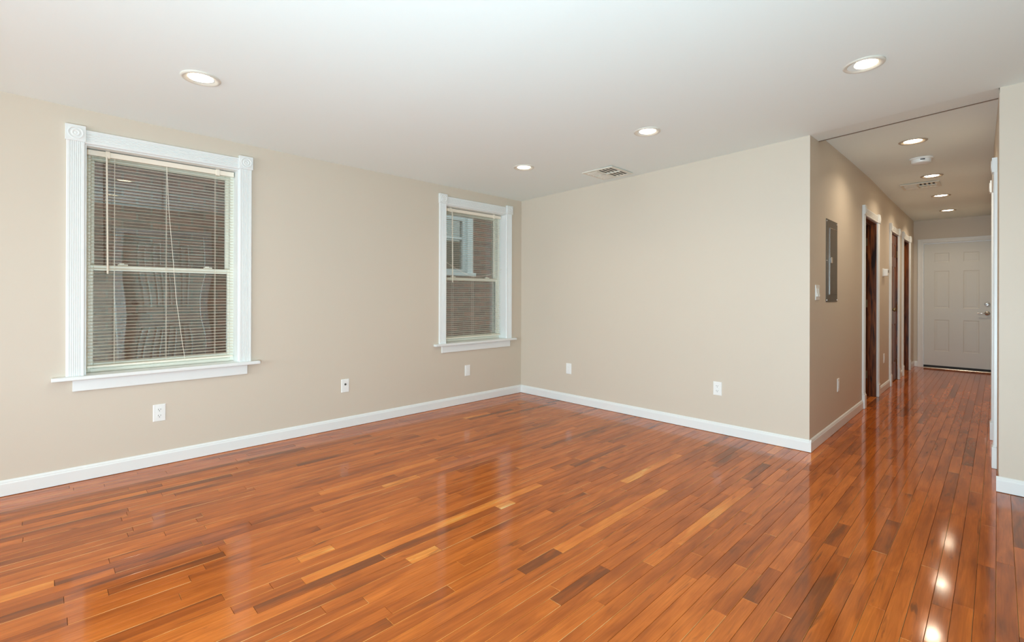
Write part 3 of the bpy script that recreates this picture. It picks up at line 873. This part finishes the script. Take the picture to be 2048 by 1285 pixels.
for x, y, lab in ((.985, -3.48, 'round recessed light at the left of the room ceiling, above the wide window'),
                  (1.012, -1.00, 'round recessed light nearest the room corner, beside the small window'),
                  (2.234, -.98, 'round recessed light in the room ceiling just left of the hallway, behind the square vent'),
                  (3.507, -.98, 'large round recessed light at the right, in the room ceiling before the hallway'),
                  (2.234, -3.48, 'round recessed light overhead in the room, outside the picture'),
                  (3.507, -3.48, 'round recessed light straight above the viewpoint, outside the picture')):
    downlight(x, y, ceil_z(x, y), lab, M['lens'], LAMP_MAIN, WARM, GM)
for x, y, lab in ((3.516, 1.02, 'first hallway ceiling light, nearest the room, before the smoke detector'),
                  (3.512, 2.665, 'second hallway ceiling light, beside the hallway vent'),
                  (3.507, 3.92, 'third hallway ceiling light, beyond the hallway vent'),
                  (3.495, 5.285, 'last hallway ceiling light, nearest the pale end door')):
    downlight(x, y, hceil_z(y), lab, M['lens_hall'], LAMP_HALL, (1.0, .84, .64), GH, spread=140, ring='ring_hall')

def vent(x0, x1, y0, y1, z, label):
    root = empty('ceiling_vent', ((x0+x1)/2, (y0+y1)/2, z), label, 'ceiling vent', 'square ceiling air vents')
    f = lambda a, b_, h: Vector((a, b_, z-h))
    bm = BM(); t = .028
    # sloping frame
    def sl(xa, xb, ya, yb): box(bm, xa, xb, ya, yb, -.0005, .009, f)
    sl(x0-t, x1+t, y0-t, y0); sl(x0-t, x1+t, y1, y1+t); sl(x0-t, x0, y0, y1); sl(x1, x1+t, y0, y1)
    fr_ = link('frame', bm, M['vent'], root, bevel=.003)
    bm = BM(); box(bm, x0, x1, y0, y1, -.0005, .0006, f); link('duct_opening', bm, M['dark'], root)
    cx = x0 + (x1-x0)*.42
    bm = BM(); box(bm, cx-.006, cx+.006, y0, y1, .0005, .012, f); box(bm, x0, x1, (y0+y1)/2-.004, (y0+y1)/2+.004, .0005, .012, f)
    link('divider', bm, M['vent'], root)
    def louvre(xa, xb, ya, yb, alongx, lean):
        bm = BM()
        p = [(-.010, .002), (-.009, .0012), (.010, .0135), (.009, .0145)] if lean > 0 else [(.010, .002), (.009, .0012), (-.010, .0135), (-.009, .0145)]
        if alongx: prism(bm, p, lambda a, q, s: f(s, (ya+yb)/2+a, q), xa, xb)
        else: prism(bm, p, lambda a, q, s: f((xa+xb)/2+a, s, q), ya, yb)
        link('louvre', bm, M['vent'], root)
    n = 4
    for k in range(n+1):     # right bank: gaps stay open towards the room
        a = cx+.010+(x1-cx-.014)*k/n
        bm = BM(); box(bm, a-.0085, a+.0085, y0, y1, .003, .005, f); link('louvre', bm, M['vent'], root)
    n = 7
    for k in range(n):
        a = y0+(y1-y0)*(k+.5)/n
        louvre(x0, cx-.006, a, a, True, 1)
    return root
vent(1.285, 1.565, -.440, -.140, ceil_z(1.43, -.3)-.001, 'square white air vent in the room ceiling above the back wall')
vent(3.245, 3.525, 2.955, 3.235, hceil_z(3.1)-.001, 'square cream air vent in the hallway ceiling')

root = empty('smoke_detector', (3.505, 1.75, hceil_z(1.75)), 'white round smoke detector on the hallway ceiling', 'smoke detector')
f = down(3.505, 1.75, hceil_z(1.75))
bm = BM(); lathe(bm, [(.086, 0), (.086, .008), (.080, .012)], f, 40); link('base', bm, M['plate'], root, smooth=True)
bm = BM(); lathe(bm, [(.073, .012), (.074, .032), (.068, .044), (.05, .050), (.0005, .052)], f, 40); bd = link('body', bm, M['plate'], root, smooth=True)
bm = BM()
for k in range(5):
    a = -PI/2+.05+k*.09
    c, s = math.cos(a), math.sin(a)
    g = lambda p, q, h: f(c*p - s*q, s*p + c*q, h)
    box(bm, .0735, .0752, -.003, .003, .017, .027, g)
link('sensor_slots', bm, M['dark'], bd)

# ------------------------------------------------------------------ outside the left wall: neighbour house
root = empty('neighbour_house', (-1.75, -1, -.6), 'red brown brick house wall close outside the windows', 'house')
NX = -1.6
nh = [(-.42, .57, 1.50, 2.62)]
frN = frame((NX, 0, 0), (0, 1, 0), (1, 0, 0))
bm = BM(); wall_with_holes(bm, frN, -9.5, 6.5, -.6, 6.0, nh, .3); link('brick_wall', bm, M['brick'], root)
a, b_, c, d = nh[0]
bm = BM(); t = .075
ubox(bm, frN, a, a+t, c, d, -.14, .01); ubox(bm, frN, b_-t-.03, b_, c, d, -.14, .01); ubox(bm, frN, a+t, b_-t-.03, d-t, d, -.14, .01)
ubox(bm, frN, a-.03, b_+.03, c-.05, c, -.14, .05)
wf = link('window_frame', bm, M['pale_blue'], root, bevel=.004)
bm = BM(); zm = 2.02
ubox(bm, frN, a+t, b_-t-.03, zm-.02, zm+.02, -.11, -.06); ubox(bm, frN, a+t, a+t+.05, c, d-t, -.11, -.05); ubox(bm, frN, b_-t-.08, b_-t-.03, c, d-t, -.11, -.05)
ubox(bm, frN, a+t+.05, b_-t-.08, c, c+.05, -.11, -.05); ubox(bm, frN, a+t+.05, b_-t-.08, d-t-.26, d-t-.2, -.11, -.05)
link('sash', bm, M['pale_blue'], wf)
bm = BM(); ubox(bm, frN, a+t, b_-t-.03, c+.04, d-t, -.09, -.085); link('pane', bm, M['oldglass'], wf)
bm = BM(); ubox(bm, frN, a, b_, c, d, -.30, -.28); link('curtain', bm, M['entry'], wf)
bm = BM(); box(bm, -1.6, -.22, -9.5, 6.5, -.7, -.6); o = struct('ground', bm, M['concrete'])
